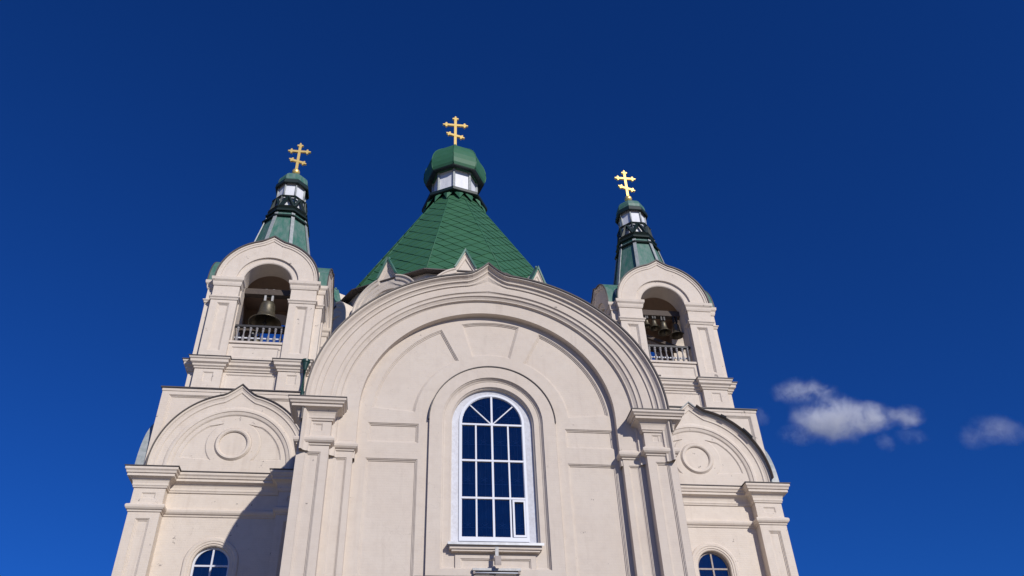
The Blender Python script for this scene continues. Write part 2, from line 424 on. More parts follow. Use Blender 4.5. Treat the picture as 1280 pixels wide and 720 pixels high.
# --- great window
ZT = 13.50; GB = 9.55; GW = 1.02
win = MB()
# splayed whitewashed reveal
rin = archpts(XO, 1.27, 13.42, 9.2); 
a_ = archpts(XO, 1.36, 13.40, 9.2); b_ = archpts(XO, 1.06, 13.5, 9.46)
mbr = MB()
mbr.loft([[FW(*p, -.71) for p in a_], [FW(*p, -.80) for p in offset(a_, -.02, True)] if 0 else [FW(*p, -.80) for p in a_], [FW(*p, -.84) for p in b_]], closed=True)
W1 = empty('window', FW(XO, 9.4, -.8), parent=church); W1['label'] = 'tall white arched central window'
mbr.build('reveal', 'reveal', W1)
def bars(mb, segs, w, d0, d1):
    for (x0, z0, x1, z1) in segs:
        l = math.hypot(x1-x0, z1-z0); nx, nz = -(z1-z0)/l*w/2, (x1-x0)/l*w/2
        mb.prism(FW, [(x0+nx, z0+nz), (x1+nx, z1+nz), (x1-nx, z1-nz), (x0-nx, z0-nz)], d0, d1)
mb = MB()
op = archpts(XO, GW, ZT, GB)
mb.wall(FW, archpts(XO, 1.10, ZT, 9.42), [(op, [(0, .02), (.02, .03), (.02, .08)], False)], -.80)
bars(mb, [(XO, GB, XO, ZT+GW)], .065, -.88, -.812)
zr = [10.83, 12.12, 13.44]
for z in zr: bars(mb, [(XO-GW, z, XO+GW, z)], .062, -.88, -.807)
bars(mb, [(XO-.54, GB, XO-.54, zr[2]), (XO+.54, GB, XO+.54, zr[2])], .052, -.88, -.817)
for s_ in (-1, 1): bars(mb, [(XO+s_*.03, zr[2]+.03, XO+s_*.72, zr[2]+.72)], .036, -.88, -.822)
mb.build('frame', 'winframe', W1)
mb = MB()   # the bottom right casement has a frame of its own
mb.wall(FW, rect(XO+.60, XO+GW-.01, GB+.01, zr[0]-.06), [(rect(XO+.66, XO+GW-.065, GB+.075, zr[0]-.12), [(0, .05)], False)], -.78)
mb.loft([[FW(*p, -.78) for p in rect(XO+.60, XO+GW-.01, GB+.01, zr[0]-.06)], [FW(*p, -.85) for p in rect(XO+.60, XO+GW-.01, GB+.01, zr[0]-.06)]], closed=True)
mb.build('casement', 'winframe', W1)
mb = MB(); tr = [tuple(t) for t in tessellate_polygon([[Vector((*p, 0)) for p in op]])]
mb.add([FW(*p, -.86) for p in op], tr); face_front(mb.build('pane', 'glass', W1, False))
mb = MB()   # wrought grille behind the glass
gd = -.93
for i in range(-3, 4):
    x = XO+i*.27+.04; top = ZT+sqrt(max(0, GW*GW-(x-XO)**2))
    mb.tube([FW(x, GB, gd), FW(x, top-.1, gd)], .009, 5)
for zc in (9.98, 11.5, 12.85):
    for i in range(-2, 2):
        x = XO+i*.54+.27
        for k in range(3):
            a = pi/3*k+.52; mb.tube([FW(x-.11*cos(a), zc-.11*sin(a), gd), FW(x+.11*cos(a), zc+.11*sin(a), gd)], .008, 4)
for z in (9.9, 11.35, 12.75, 13.8): mb.tube([FW(XO-1, z, gd), FW(XO+1, z, gd)], .008, 4)
for i in (-1, 1):
    for r in (.16, .3): mb.tube([FW(XO+i*.42+r*cos(a/8*2*pi), 13.95+r*sin(a/8*2*pi), gd) for a in range(9)], .008, 4)
mb.build('grille', 'grille', W1)
mb = MB()   # folded curtains
n = 90; rows = []
for z in (9.4, 14.6): rows.append([FW(XO-1.05+2.1*i/n, z, -1.12+.035*sin(i*1.15)+.02*sin(i*.41)) for i in range(n+1)])
mb.loft(rows, True); mb.build('curtain', 'curtain', W1)
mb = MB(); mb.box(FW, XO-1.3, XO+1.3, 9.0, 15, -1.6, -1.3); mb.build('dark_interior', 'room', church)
mb = MB()
mb.add([FW(XO-1.42, 9.33, -.80), FW(XO+1.42, 9.33, -.80), FW(XO+1.46, 9.22, -.34), FW(XO-1.46, 9.22, -.34), FW(XO-1.46, 9.14, -.34), FW(XO+1.46, 9.14, -.34), FW(XO+1.46, 9.2, -.37), FW(XO-1.46, 9.2, -.37)],
       [(0, 1, 2, 3), (3, 2, 5, 4), (4, 5, 6, 7), (0, 3, 4), (1, 2, 5)])
mb.build('sill', 'silver', W1)
mb = MB(); mb.box(FW, XO-1.40, XO+1.40, 9.04, 9.19, -.66, -.42); mb.box(FW, XO-1.34, XO+1.34, 8.98, 9.038, -.66, -.46); mb.build('sill_stone', 'plaster', W1)

# ------------------------------------------------------------------ corner towers
TX, TY = 9.2, 8.9
TCOR = [(0, 13.26), (.035, 13.26), (.05, 13.32), (.07, 13.34), (.07, 13.42), (.09, 13.50), (.14, 13.57), (.23, 13.61), (.27, 13.62), (.27, 13.72), (.31, 13.73), (.325, 13.80), (.37, 13.85), (.37, 13.94), (.0, 13.99)]
TMOU = [(0, 12.36), (.03, 12.36), (.04, 12.42), (.08, 12.44), (.12, 12.50), (.13, 12.57), (.10, 12.62), (.04, 12.65), (0, 12.68)]
def steppath(h, post, step):
    """one side's share of the plan path in (u,d): starts at the left corner, ends before the right corner"""
    return [(-h, h), (-h+post, h), (-h+post, h-step), (h-post, h-step), (h-post, h)]
def around(c, pts):
    """repeat a side path on the four sides, in world xy, counter-clockwise"""
    out = []
    for k in range(4):
        F = Fr(c[0], c[1], 90*k)
        out += [tuple(F(u, 0, d))[:2] for u, d in pts]
    return out
def arch_window(F, cu, z0, r, zb, d, parent, framemat, label):
    w = empty('window', F(cu, zb, d), parent=parent); w['label'] = label
    mb = MB(); p = archpts(cu, r, z0, zb, 24)
    mb.wall(F, archpts(cu, r+.01, z0, zb-.01, 24), [(offset(p[::-1], .07, True), [(0, .06)], False)], d)
    q = archpts(cu, r-.05, z0, zb, 24)
    mb.box(F, cu-.03, cu+.03, zb, z0+r-.02, d-.06, d-.004)
    for z in (z0-.02, z0-1.1, z0-2.2): mb.box(F, cu-r+.02, cu+r-.02, z-.03, z+.03, d-.06, d-.007)
    mb.build('frame', framemat, w)
    mb = MB(); mb.add([F(*x, d-.04) for x in p], [tuple(t) for t in tessellate_polygon([[Vector((*x, 0)) for x in p]])]); face_front(mb.build('pane', 'glass', w, False))
    mb = MB(); rows = []
    for z in (zb, z0+r): rows.append([F(cu-r-.1+(2*r+.2)*i/40, z, d-.3+.03*sin(i*1.3)) for i in range(41)])
    mb.loft(rows, True); mb.build('curtain', 'curtain', w)
def tower(sx):
    c = (sx*TX, TY); nm = 'left' if sx < 0 else 'right'
    T = empty('corner_tower', (c[0], c[1], -1.6), parent=church)
    T['label'] = 'left corner tower with plain round topped window' if sx < 0 else 'right corner tower with stained keel gable'
    body = MB()
    cu = -.03 if sx < 0 else 0.0
    wz = 10.67 if sx < 0 else 10.80
    for k in range(4):
        F = Fr(c[0], c[1], 90*k)
        holes = []
        if k == 0: holes = [(archpts(cu, .64, wz, 7.4, 24), [(0, .22)], False)]
        body.wall(F, rect(-2.1, 2.1, -1.6, 13.7), holes, 2.7)
        if k == 0: body.box(F, -1.5, 1.5, 6.5, 12.2, 2.0, 2.05)
        for s in (-1, 1):
            a, b = sorted((s*3.1, s*2.0))
            posts = MB(); posts.wall(F, rect(a, b, -1.6, 13.7), [(rect(a+.31, b-.31, 3.0, 12.12), PAN, True), (rect(a+.31, b-.31, 12.86, 13.08), PANS, True)], 3.1)
            posts.add([F(s*2.0, -1.6, 3.1), F(s*2.0, 13.6, 3.1), F(s*2.0, 13.6, 2.69), F(s*2.0, -1.6, 2.69)], [(0, 1, 2, 3)]); posts.build('pilaster', 'plaster_t', T)
    body.build('wall', 'plaster_t', T)
    F = Fr(*c)
    mb = MB(); p = archpts(cu, .66, wz, 7.4, 28)
    mb.sweep(p, [(0.0, 2.69), (.0, 2.715), (.05, 2.715), (.06, 2.74), (.13, 2.74), (.15, 2.76), (.24, 2.76), (.27, 2.74), (.30, 2.69)], F.elev()); mb.build('window_architrave', 'plaster_t', T)
    arch_window(F, cu, wz, .64, 7.45, 2.56, church, 'winframe' if sx < 0 else 'oldframe', 'small arched window half in shadow, white glazing bars' if sx < 0 else 'small arched window with greyed wooden bars')
    path = around(c, steppath(3.1, 1.1, .4))
    mb = MB(); mb.sweep(path, TCOR, XY, closed=True, side=-1); cor = mb.build('cornice', 'plaster_t', T)
    mb = MB(); mb.sweep(path, [(.365, 13.945), (.40, 13.945), (.405, 13.975), (-.2, 14.06), (-.2, 14.01)], XY, closed=True, side=-1, closedprof=True); mb.build('cornice_flashing', 'flash', T)
    mb = MB(); mb.sweep(path, TMOU, XY, closed=True, side=-1); mb.build('string_moulding', 'plaster_t', T)
    # attic block
    mb = MB(); h = 3.0
    for k in range(4):
        F = Fr(c[0], c[1], 90*k)
        mb.wall(F, rect(-h, h, 13.9, 17.5), [(rect(-h+.28, h-.28, 14.0, 17.22), PAN, True)], h)
    mb.sweep(around(c, [(-h, h)]), [(0, 17.38), (.02, 17.38), (.03, 17.5), (-.3, 17.5)], XY, closed=True, side=-1)
    mb.build('attic_wall', 'plaster_t', T)
    mb = MB(); mb.sweep(around(c, [(-h, h)]), [(.0, 17.505), (.08, 17.505), (.08, 17.55), (-.9, 17.74), (-.9, 17.6)], XY, closed=True, side=-1, closedprof=True)
    mb.build('attic_flashing', 'flash', T)
    # kokoshniks
    for k in range(4):
        F = Fr(c[0], c[1], 90*k); mb = MB(); zb = 13.98
        cu2 = -.04*sx if k == 0 else 0
        st = [(2.87, .42, 2.6), (2.87, .42, 3.17), (2.80, .42, 3.17), (2.77, .42, 3.13), (2.69, .41, 3.10), (2.62, .40, 3.10), (2.59, .38, 3.06), (2.50, .34, 3.05), (2.36, .05, 3.05), (2.34, .0, 3.08), (2.28, 0, 3.10), (2.20, 0, 3.10), (2.18, 0, 3.07), (2.08, 0, 3.04), (2.04, 0, 3.0)]
        out_ = .05 if k == 0 else .12
        def KP(r, amp): return [(cu2-r, zb)]+keel(cu2, r, r*1.04, 14.22, amp, .6, 72, 1.35)+[(cu2+r, zb)]
        mb.loft([[F(*p, d+out_) for p in KP(r, amp)] for r, amp, d in st])
        ty = archpts(cu2, 2.05, 14.22, zb, 40, 2.05*1.04)
        zr_ = 15.13
        def sidep(s):
            pts = []
            for i in range(15):
                t = radians(3+(58-3)*i/14); pts.append((cu2+s*1.86*cos(t), 14.30+1.86*sin(t)))
            for i in range(15):
                t = radians(62+(-62-52)*i/14); pts.append((cu2+s*.98*cos(t), zr_+.98*sin(t)))
            return [q for q in pts if q[1] >= 14.42]
        mb.wall(F, ty, [(sidep(1), PANS, True), (sidep(-1), PANS, True)], 2.995+out_)
        ring = [(cu2+.60*cos(2*pi*i/40), zr_+.60*sin(2*pi*i/40)) for i in range(40)]
        mb.sweep(ring, [(-.09, 2.99+out_), (-.09, 3.04+out_), (-.05, 3.075+out_), (.02, 3.08+out_), (.05, 3.04+out_), (.09, 2.99+out_)], F.elev(), closed=True, side=-1)
        kk = mb.build('keel_gable', 'plaster_t', T)
        mb = MB(); rp = KP(2.875, .42)
        mb.sweep(rp, [(0, 3.22+out_), (.035, 3.23+out_), (.035, 2.3), (0, 2.3)], F.elev(), closedprof=True)
        gr = mb.build('gable_roof', 'flash' if k == 0 and sx < 0 else 'rib', T)
        if k == 0 and sx > 0:      # overhanging rusty edge with two torn strips on the right tower's front gable
            seg = KP(2.9, .42)
            mb = MB(); mb.sweep([p for p in seg if p[0]-cu2 > .15 and p[1] > 14.0], [(.0, 3.3), (.03, 3.42), (.05, 3.42), (.05, 3.2), (.0, 3.2)], F.elev(), closedprof=True); mb.build('roof_edge', 'flash', T)
            for a0, a1 in ((1.15, 1.5), (2.0, 2.42)):
                mb = MB(); mb.sweep([p for p in KP(2.93, .42) if a0 < p[0]-cu2 < a1 and p[1] > 14.3], [(-.03, 3.44), (.05, 3.46), (.05, 3.2), (-.0, 3.2)], F.elev(), closedprof=True); mb.build('torn_roofing', 'room', T)
    return T
for sx in (-1, 1): tower(sx)

# ------------------------------------------------------------------ belfries
def belfry(sx):
    c = (sx*9.08, 8.7)
    B = empty('belfry', (c[0], c[1], 17.6), parent=church)
    B['label'] = 'left belfry holding one large bell' if sx < 0 else 'right belfry holding a row of small bells'
    A, Hh = 2.5, 2.2
    pw, stp = 1.10, .22
    side = [(-Hh, Hh+.0), (-Hh, A), (-Hh+pw, A), (-Hh+pw, A-stp), (Hh-pw, A-stp), (Hh-pw, A), (Hh, A)]
    path = around(c, side)
    base = MB(); par = MB(); pil = MB(); arc = MB(); inner = MB()
    zc = 23.32; ro = 1.06
    for k in range(4):
        F = Fr(c[0], c[1], 90*k)
        # pedestal zone
        for s in (-1, 1):
            a, b = sorted((s*Hh, s*(Hh-pw)))
            base.wall(F, rect(a, b, 17.5, 19.0), [(rect(a+.36, b-.34, 18.05, 18.50), PANS, True)], A)
            base.add([F(s*(Hh-pw), 17.5, A), F(s*(Hh-pw), 19, A), F(s*(Hh-pw), 19, A-stp), F(s*(Hh-pw), 17.5, A-stp)], [(0, 1, 2, 3)])
            base.add([F(s*Hh, 17.5, A), F(s*Hh, 19, A), F(s*Hh, 19, Hh), F(s*Hh, 17.5, Hh)], [(0, 1, 2, 3)])
            # pilaster shafts
            pil = MB()
            pil.wall(F, rect(a, b, 19.1, 23.3), [(rect(a+.30, b-.30, 19.55, 22.0), PAN, True)], A)
            pil.add([F(s*(Hh-pw), 19.1, A), F(s*(Hh-pw), 23.3, A), F(s*(Hh-pw), 23.3, A-.5), F(s*(Hh-pw), 19.1, A-.5)], [(0, 1, 2, 3)])
            pil.add([F(s*Hh, 19.1, A), F(s*Hh, 23.3, A), F(s*Hh, 23.3, Hh-.3), F(s*Hh, 19.1, Hh-.3)], [(0, 1, 2, 3)])
            e0 = s*(Hh-pw)
            pth = [(-Hh, Hh), (-Hh, A), (-Hh+pw, A), (-Hh+pw, A-.45)] if s < 0 else [(Hh-pw, A-.45), (Hh-pw, A), (Hh, A), (Hh, Hh)]
            pil.sweep(pth, [(0, 22.16), (.03, 22.16), (.05, 22.24), (.09, 22.28), (.09, 22.32), (.03, 22.36), (0, 22.4)], F.plan())
            pil.sweep(pth, [(0, 22.92), (.03, 22.92), (.06, 23.02), (.07, 23.12), (.13, 23.2), (.14, 23.3), (.14, 23.34), (-.1, 23.36)], F.plan())
            pil.build('pilaster', 'plaster_t', B)
        base.wall(F, rect(-Hh+pw, Hh-pw, 17.5, 19.0), [(rect(-.98, .98, 17.92, 18.55), PANS, True)], A-stp)
        # parapet under the opening
        par.wall(F, rect(-Hh+pw, Hh-pw, 19.1, 20.02), [(rect(-.95, .95, 19.35, 19.85), PANS, True)], A-.12)
        par.box(F, -Hh+pw, Hh-pw, 20.02, 20.12, A-.9, A-.06)
        # jamb wall with opening
        arc.wall(F, [(-1.2, 20.05), (1.2, 20.05), (1.2, zc+1.3), (-1.2, zc+1.3)], [(archpts(0, ro, zc, 20.1, 28), [(0, .70)], False)], A-.30)
        # gable front: keel with round opening
        kp = keel(0, Hh, 2.22, zc, .27, .55, 80, 1.4)
        ins = archpts(0, 1.34, zc, n=32)
        poly = kp+[(p[0], p[1]) for p in ins[::-1]]
        arc.wall(F, poly, [], A)
        st = [(1.34, A), (1.34, A-.06), (1.28, A-.09), (1.10, A-.09), (ro, A-.12), (ro, A-.5)]
        arc.loft([[F(*p, d) for p in archpts(0, r, zc, n=32)] for r, d in st])
        # raised rim of the gable
        arc.sweep(kp, [(.0, A), (.0, A+.07), (-.07, A+.07), (-.09, A+.04), (-.17, A+.035), (-.19, A+.0)], F.elev())
        arc.sweep(kp, [(.0, A-.1), (.0, A+.07), (.01, A+.07)], F.elev())
        # interior faces
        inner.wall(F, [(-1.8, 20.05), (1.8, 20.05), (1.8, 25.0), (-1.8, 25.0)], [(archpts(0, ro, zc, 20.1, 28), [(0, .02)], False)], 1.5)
        rf = MB(); rp = keel(0, Hh+.0, 2.24, zc, .27, .55, 80, 1.4); rp = [(-Hh, zc-.15)]+rp+[(Hh, zc-.15)]
        mp_ = mitre(rp, False, 1); row = []
        for p, q in zip(rp, mp_):
            din = min(A, max(.25, abs(p[0])))
            row.append([F(p[0]+q[0]*o, p[1]+q[1]*o, d) for o, d in ((.005, A+.10), (.045, A+.11), (.05, din), (.005, din))])
        rf.loft(row, False, True)
        r_ = rf.build('arm_roof', 'sheet', B)
        ef = MB(); ef.sweep(rp, [(.0, A+.115), (.055, A+.12), (.055, A+.07), (.0, A+.075)], F.elev(), closedprof=True); ef.build('eave_edge', 'flash', B)
    base.sweep(path, [(0, 18.66), (.04, 18.66), (.05, 18.72), (.10, 18.76), (.11, 18.83), (.19, 18.89), (.20, 19.0), (.24, 19.03), (.26, 19.1), (-.2, 19.16)], XY, closed=True, side=-1)
    base.sweep(path, [(0, 17.5), (.08, 17.5), (.08, 17.68), (.03, 17.72), (0, 17.74)], XY, closed=True, side=-1)
    base.build('pedestal', 'plaster_t', B)
    par.build('parapet', 'plaster_t', B); arc.build('arched_gables', 'plaster_t', B)
    fl = MB(); fl.sweep(path, [(.255, 19.105), (.285, 19.105), (.285, 19.135), (-.1, 19.19), (-.1, 19.162)], XY, closed=True, side=-1, closedprof=True); fl.build('pedestal_flashing', 'flash', B)
    FF = Fr(*c)
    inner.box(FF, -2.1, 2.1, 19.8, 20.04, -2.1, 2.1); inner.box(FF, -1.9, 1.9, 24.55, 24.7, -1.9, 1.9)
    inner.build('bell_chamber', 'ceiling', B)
    for sxx in (-1, 1):
        for syy in (-1, 1):
            u0, u1 = sorted((sxx*1.52, sxx*(Hh-.01))); d0, d1 = sorted((syy*1.52, syy*(Hh-.01)))
            mb = MB(); mb.box(FF, u0, u1, 19.2, 24.2, d0, d1); mb.build('corner_pier', 'plaster_t', B)
    # balustrades
    for k in range(4):
        F = Fr(c[0], c[1], 90*k); bl = MB()
        dB = A-.42
        bl.box(F, -1.04, 1.04, 21.05, 21.15, dB-.07, dB+.07)
        rail = bl.build('balustrade', 'iron' if k == 0 else 'wood', B)
        b2 = MB(); b2.box(F, -1.04, 1.04, 20.60, 20.66, dB-.2, dB-.16); 
        if k == 0: b2.build('back_rail', 'winframe', rail)
        for i in range(8):
            u = -.91+i*.26; mb = MB(); q = F(u, 0, dB)
            prof = [(.06, 20.121), (.06, 20.19), (.03, 20.21), (.04, 20.32), (.065, 20.46), (.055, 20.56), (.028, 20.70), (.032, 20.82), (.055, 20.9), (.04, 20.96), (.06, 20.98), (.06, 21.048)]
            mb.lathe(q.x, q.y, prof, 8, smooth=False); mb.build('baluster', 'baluster', rail)
    # timber beams carrying the bells
    mb = MB(); mb.box(FF, -1.5, 1.5, 23.22, 23.52, 1.32, 1.62); mb.build('bell_beam', 'wood', B); mb = MB(); mb.box(FF, -1.5, 1.5, 22.6, 22.8, -.6, -.4); mb.build('bell_beam', 'wood', B)
    if sx > 0:
        mb = MB(); mb.prism(FF, [(-1.5, 22.75), (1.1, 21.75), (1.1, 21.58), (-1.5, 22.58)], 1.0, 1.15); mb.build('brace_beam', 'wood', B)
    return B
for sx in (-1, 1): belfry(sx)

# ------------------------------------------------------------------ bells (they hang: things of their own)
def bell(x, y, zt, h, r, label, group=None, chain=.0):
    """zt: crown height of the bell body"""
    b = empty('bell', (x, y, zt-h), label, 'bell', group)
    pr = [(0, 1), (.22, 1.0), (.30, .98), (.40, .93), (.45, .86), (.47, .7), (.50, .5), (.57, .32), (.70, .18), (.88, .08), (1.0, .02), (1.0, 0), (.93, 0), (.80, .06), (.62, .2), (.5, .35), (.4, .7), (.3, .85), (0, .9)]
    mb = MB(); mb.lathe(x, y, [(max(.001, a*r), zt-h+q*h) for a, q in pr], 32, smooth=True, cap=False)
    mb.build('bell_body', 'bronze', b)
    mb = MB()
    for s in (-1, 1): mb.tube([(x+s*.13*r, y, zt-.02), (x+s*.26*r, y, zt+.12*h), (x+s*.2*r, y, zt+.26*h), (x, y, zt+.3*h)], .05*r+.006, 6)
    mb.build('crown_loop', 'bronze', b)
    mb = MB()
    for s in (-1, 1): mb.box(Fr(x, y), s*.22*r-.03-.02*r, s*.22*r+.03+.02*r, zt+.05, zt+chain, -.04, .10)
    mb.build('hanger', 'lampgrey' if h > .8 else 'iron', b)
    mb = MB(); mb.tube([(x, y, zt-.1*h), (x, y, zt-h*.95)], .02+.02*r, 6); mb.lathe(x, y, [(.01, zt-h*1.08), (.11*r, zt-h*1.0), (.11*r, zt-h*.93), (.02, zt-h*.88)], 12, smooth=True)
    mb.build('clapper', 'iron', b)
    return b
bell(-9.05, 7.22, 22.86, 1.14, .72, 'large bronze bell hanging in the left belfry opening', None, .70)
bell(-9.75, 9.3, 22.35, 1.0, .62, 'dim bell behind the large one in the left belfry', None, .45)
sm = [(9.88, .34, .66, 'largest and rightmost of the small bells in the right belfry', .45), (9.28, .32, .60, 'second bell from the right in the row of small bells', .42), (8.84, .25, .46, 'middle bell in the row of five small bells', .44),
      (8.48, .19, .36, 'fourth bell from the right in the row of small bells', .5), (8.20, .17, .32, 'smallest and leftmost of the small bells in the right belfry', .5)]
for i, (x, r, h, lab, ch) in enumerate(sm):
    bell(x, 7.22, 22.98-.13*(i == 0)-.05*(i == 1)+.03*(i > 1), h, r, lab, 'small bells in the right belfry', ch)

# ------------------------------------------------------------------ spires, lanterns, crosses
def cross(cx, cy, zb, zt, arm, zarm, zlow, lowhw, parent, w, ball=0):
    F = Fr(cx, cy); mb = MB(); th = w*.32
    def bar(x0, z0, x1, z1, e):
        l = math.hypot(x1-x0, z1-z0); nx, nz = -(z1-z0)/l*w/2, (x1-x0)/l*w/2
        mb.prism(F, [(x0+nx, z0+nz), (x1+nx, z1+nz), (x1-nx, z1-nz), (x0-nx, z0-nz)], -th-e, th+e)
    def tref(x, z, ang, e, s=1.):
        a = radians(ang); r = w*1.15*s
        pts = []
        for i in range(24):
            t = 2*pi*i/24; rr = r*(.78+.30*cos(4*t)) if 1 else r
            q = (rr*cos(t)*1.15, rr*sin(t)); pts.append((x+q[0]*cos(a)-q[1]*sin(a), z+q[0]*sin(a)+q[1]*cos(a)))
        mb.prism(F, pts, -th-e, th+e)
    bar(0, zb, 0, zt-w*.6, 0); bar(-arm+w*.8, zarm, arm-w*.8, zarm, .004)
    dz = lowhw*.27
    bar(-lowhw+w*.7, zlow+dz*.8, lowhw-w*.7, zlow-dz*.8, .007)
    tref(0, zt-w, 90, .010); tref(-arm+w, zarm, 0, .011); tref(arm-w, zarm, 0, .012); tref(-lowhw+w*.9, zlow+dz*.9, -22, .013, .9); tref(lowhw-w*.9, zlow-dz*.9, -22, .014, .9)
    if ball: mb.lathe(cx, cy, [(max(.005, ball*sin(pi*i/12)), zb-ball*.1-ball*cos(pi*i/12)) for i in range(13)], 20, smooth=True)
    return mb.build('cross', 'gold', parent)

def octf(cx, cy, R, z): return [Vector((cx+R*cos(pi/8+pi/4*i), cy+R*sin(pi/8+pi/4*i), z)) for i in range(8)]
def spire(sx):
    cx, cy = sx*9.13, 8.72
    sp = MB(); sp.lathe(cx, cy, [(1.78, 25.1), (1.02, 28.9)]); P_ = sp.build('spire', 'sheet', church); P_['label'] = ('left' if sx < 0 else 'right')+' weathered green spire with grey ribs'
    a, b = octf(cx, cy, 1.79, 25.1), octf(cx, cy, 1.03, 28.9)
    for i in range(8):
        rb = MB(); o = Vector((a[i].x-cx, a[i].y-cy, 0)).normalized(); t = Vector((-o.y, o.x, 0))*.085
        rb.add([a[i]+t, a[i]-t, b[i]-t, b[i]+t, a[i]+t+o*.05, a[i]-t+o*.05, b[i]-t+o*.05, b[i]+t+o*.05], [(0,1,2,3),(4,5,6,7),(0,1,5,4),(1,2,6,5),(2,3,7,6),(3,0,4,7)])
        rb.build('rib', 'rib', P_)
    k = MB(); k.lathe(cx, cy, [(.98, 28.72), (1.20, 28.60), (1.24, 28.66), (1.02, 28.86), (.9, 28.9)]); k.build('lower_drip_ring', 'darkgreen', P_)
    k = MB(); k.lathe(cx, cy, [(.92, 29.12), (1.10, 29.06), (1.13, 29.12), (.98, 29.30), (.86, 29.32)]); k.build('upper_drip_ring', 'darkgreen', P_)
    k = MB(); k.lathe(cx, cy, [(1.0, 28.85), (.90, 29.2)]); k.build('ring_band', 'sheet', P_)
    d = MB(); d.lathe(cx, cy, [(.74, 29.2), (.71, 30.4), (.69, 31.5)]); d.build('lantern_drum', 'white', P_)
    l = MB()
    L0, L1 = octf(cx, cy, .93, 29.42), octf(cx, cy, .86, 30.22)
    for i in range(8):
        A0, A1, B0, B1 = L0[i], L0[(i+1) % 8], L1[i], L1[(i+1) % 8]
        l.tube([A0, (B0+B1)/2], .09, 4, False); l.tube([A1, (B0+B1)/2], .09, 4, False); l.tube([A0, A1], .13, 4, False); l.tube([B0, B1], .085, 4, False); l.tube([A0, B0], .05, 4, False)
    l.build('lattice', 'darkgreen', P_)
    for i in range(8):
        po = MB(); po.tube([octf(cx, cy, .73, 30.3)[i], octf(cx, cy, .70, 31.5)[i]], .05, 6); po.build('drum_post', 'rib', P_)
    dm = MB(); dm.lathe(cx, cy, [(.69, 31.46), (.86, 31.16), (.91, 31.20), (.88, 31.44), (.7, 31.5)]); dm.build('drum_eave', 'darkgreen', P_)
    dm = MB(); dm.lathe(cx, cy, [(.72, 31.44), (.80, 31.55), (.81, 31.72), (.76, 31.92), (.62, 32.10), (.40, 32.24), (.20, 32.36), (.10, 32.5), (.06, 32.62)]); dm.build('dome', 'sheet', P_)
    cross(cx, cy, 32.75, 34.93, .56, 34.34, 33.56, .44, P_, .138, .21)
    P_.location.z = -.05 if sx < 0 else -.27
for sx in (-1, 1): spire(sx)

